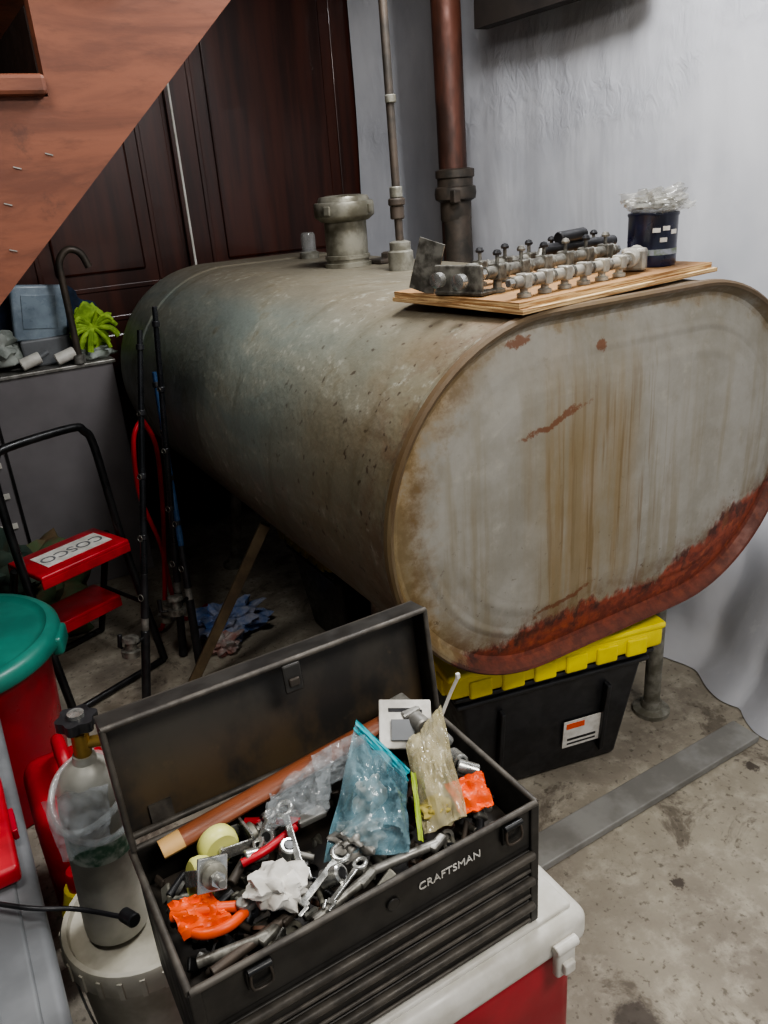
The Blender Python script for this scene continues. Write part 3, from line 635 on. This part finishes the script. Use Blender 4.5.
o.tube([(-.66,1.36,.80),(-.70,1.35,.74),(-.71,1.37,.55),(-.67,1.40,.35),(-.66,1.42,.15),(-.62,1.47,.012),(-.52,1.52,.012)],.008,M_red)
o.tube([(-.66,1.36,.80),(-.63,1.37,.70),(-.64,1.39,.5),(-.67,1.39,.3),(-.70,1.41,.1),(-.72,1.45,.012),(-.75,1.52,.012)],.008,M_red);o.done()
o=Obj('wooden_stake');p=V((-.74,1.04,.012));q=V((-.462,.93,.53));d=q-p
o.M=Matrix.Translation(p)@d.to_track_quat('Z','Y').to_matrix().to_4x4();o.box((0,0,d.length/2),(.022,.030,d.length),mat('dark_stake','#6c5e46','#524534',.7,bump=.2),bev=.002);o.done()
o=Obj('plastic_bag');o.blob((-.51,1.30,.05),(.12,.09,.055),mat('printed_bag','#a3a8b8','#4f6fa6',.3,coat=.5,scale=18),seed=4,amp=.6,freq=3,flat=-.7);o.blob((-.57,1.19,.03),(.05,.04,.035),mat('white_bag','#b8b4b0','#a0736a',.4,scale=15),seed=9,amp=.6,freq=3,flat=-.7);o.done()
# ------------------------------------------------------------------ gray cabinet + clutter
o=Obj('utility_cabinet');M_cab=mat('gray_laminate','#777374','#6a6667',.5,scale=3)
o.b2(-1.5,-.585,2.0,2.27,.0,.87,M_cab,bev=.004);o.b2(-1.51,-.575,1.99,2.275,.871,.885,M_steel,bev=.003)
o.b2(-1.03,-1.02,1.994,2.0,.05,.84,M_blackm)
for i in range(5):o.b2(-1.3,-1.05,1.992,1.999,.2+i*.12,.22+i*.12,M_white)
o.done()
o=Obj('storage_container');M_cc=mat('cloudy_plastic','#a3b1bc','#8896a2',.25,alpha=.8)
o.box((-.79,2.09,1.075),(.19,.03,.20),M_cc,rot=(.10,.12,.1),bev=.01,seg=3);o.box((-.79,2.073,1.08),(.12,.004,.12),mat('cloudy_inset','#8d9ba6','#74818c',.3),rot=(.10,.12,.1),bev=.001)
o.b2(-.88,-.70,2.07,2.12,.886,.985,M_gray,bev=.008);o.done()
o=Obj('green_work_gloves');M_gr=mat('lime_fabric','#9bbb42','#6d8c2a',.8,scale=30,bump=.4)
o.blob((-.625,2.05,1.0),(.065,.03,.075),M_gr,seed=1,amp=.6,rot=(0,.4,0))
for i in range(20):
    a=random.uniform(0,6.28);o.tube([(-.625,2.03,1.005),(-.625+.06*math.cos(a),2.01,1.01+.05*math.sin(a)),(-.625+.085*math.cos(a),2.005,.985+.07*math.sin(a))],.008,M_gr,seg=8)
o.blob((-.63,2.07,.91),(.07,.04,.03),mat('pale_fabric','#a6aca6','#727a6f',.9,scale=14),seed=5,amp=.4,flat=-.8)
o.done()
o=Obj('folded_clothes')
o.blob((-.99,2.09,.965),(.12,.06,.065),mat('gray_cloth','#a4a8a1','#6a7069',.9,scale=12),seed=2,amp=.5,flat=-.9)
o.blob((-1.02,2.18,1.10),(.20,.05,.12),mat('navy_cloth','#1c2a44','#141a22',.9),seed=7,amp=.4)
o.blob((-1.15,2.17,1.04),(.16,.07,.12),mat('dark_cloth','#2f302d','#1e1e1d',.9),seed=9,amp=.4)
o.blob((-.70,2.20,1.02),(.10,.04,.12),mat('dark_blue_cloth','#22354e','#1a2230',.9),seed=11,amp=.4,flat=-.9);o.done()
o=Obj('spray_bottle')
for x,y in ((-.90,2.015),(-.78,2.01)):
    o.rod((x,y,.910),(x+.07,y,.93),.022,M_white);o.rod((x+.07,y,.93),(x+.10,y,.945),.010,M_gray)
o.done()
o=Obj('sink_faucet');o.tube([(-.70,2.0,.886),(-.70,2.0,1.18),(-.695,2.0,1.25),(-.66,2.0,1.285),(-.62,2.0,1.27),(-.60,2.0,1.22)],.013,M_dpipe);o.rod((-.70,2.0,.886),(-.70,2.0,.92),.022,M_steel);o.done()
o=Obj('camouflage_cloth_pile')
o.blob((-1.08,1.72,.16),(.20,.14,.20),mat('camo','#4c5c3e','#5d4c36',.9,scale=14,bump=.4),seed=3,amp=.5,flat=-.75);o.blob((-1.2,1.6,.34),(.15,.12,.12),mat('dark_green_cloth','#33443b','#43493a',.9,scale=10),seed=6,amp=.5);o.done()
# ------------------------------------------------------------------ red gas can, bottle
o=Obj('gas_can')
o.box((-1.160,.42,.165),(.17,.24,.33),M_red,bev=.04,seg=4);o.tube([(-1.16,.37,.32),(-1.16,.38,.385),(-1.16,.46,.39),(-1.16,.49,.32)],.014,M_red);o.rod((-1.14,.33,.32),(-1.14,.31,.39),.022,M_red);o.rod((-1.14,.31,.39),(-1.14,.305,.41),.024,M_black)
o.done()
o=Obj('oil_bottle')
bl=(-1.197,.225,0)
o.lathe([(.042,0),(.045,.005),(.045,.16),(.035,.19)],M_red,loc=bl);o.lathe([(.0455,.16),(.036,.19),(.030,.215)],M_yel,loc=bl);o.lathe([(.022,.21),(.022,.25),(.018,.255),(0,.256)],M_red,loc=bl);o.done()

# ------------------------------------------------------------------ lights
def area(name,loc,tgt,size,e,col=(1,1,1)):
    l=bpy.data.lights.new(name,'AREA');l.energy=e;l.color=col;l.size=size
    ob=bpy.data.objects.new(name,l);ob.location=loc;ob.rotation_euler=(V(tgt)-V(loc)).to_track_quat('-Z','Y').to_euler();bpy.context.scene.collection.objects.link(ob)
area('ceiling_lamp_front',(-.35,-1.4,2.42),(-.3,-.5,0),.8,58,(1,.965,.91))
area('ceiling_lamp_mid',(.05,.35,2.42),(-.05,.4,0),.5,36,(.97,.98,1))
area('added_fill_left',(-1.35,-.1,2.42),(-1.0,.7,0),.5,22,(1,.98,.95))  # added fill light to brighten the rear-left floor and the tank's left side
w=bpy.data.worlds.new('world');bpy.context.scene.world=w;w.use_nodes=True;w.node_tree.nodes['Background'].inputs[0].default_value=(.85,.9,1,1);w.node_tree.nodes['Background'].inputs[1].default_value=.5
# ------------------------------------------------------------------ camera
ps,p,ro=.5128,.3985,-.0759
d=V((math.sin(ps)*math.cos(p),math.cos(ps)*math.cos(p),-math.sin(p)));r0=V((math.cos(ps),-math.sin(ps),0));u0=r0.cross(d)
r=math.cos(ro)*r0+math.sin(ro)*u0;u=-math.sin(ro)*r0+math.cos(ro)*u0
cd=bpy.data.cameras.new('camera');cam=bpy.data.objects.new('camera',cd);bpy.context.scene.collection.objects.link(cam)
M=Matrix((r,u,-d)).transposed().to_4x4();M.translation=V((-1.1972,-1.0881,1.4322));cam.matrix_world=M
cd.sensor_fit='VERTICAL';cd.sensor_height=36;cd.sensor_width=27;cd.lens=785.34/1024*36;cd.clip_start=.02
bpy.context.scene.camera=cam
bpy.context.scene.view_settings.view_transform='AgX'
try:bpy.context.scene.view_settings.look='AgX - Medium High Contrast'
except Exception:pass
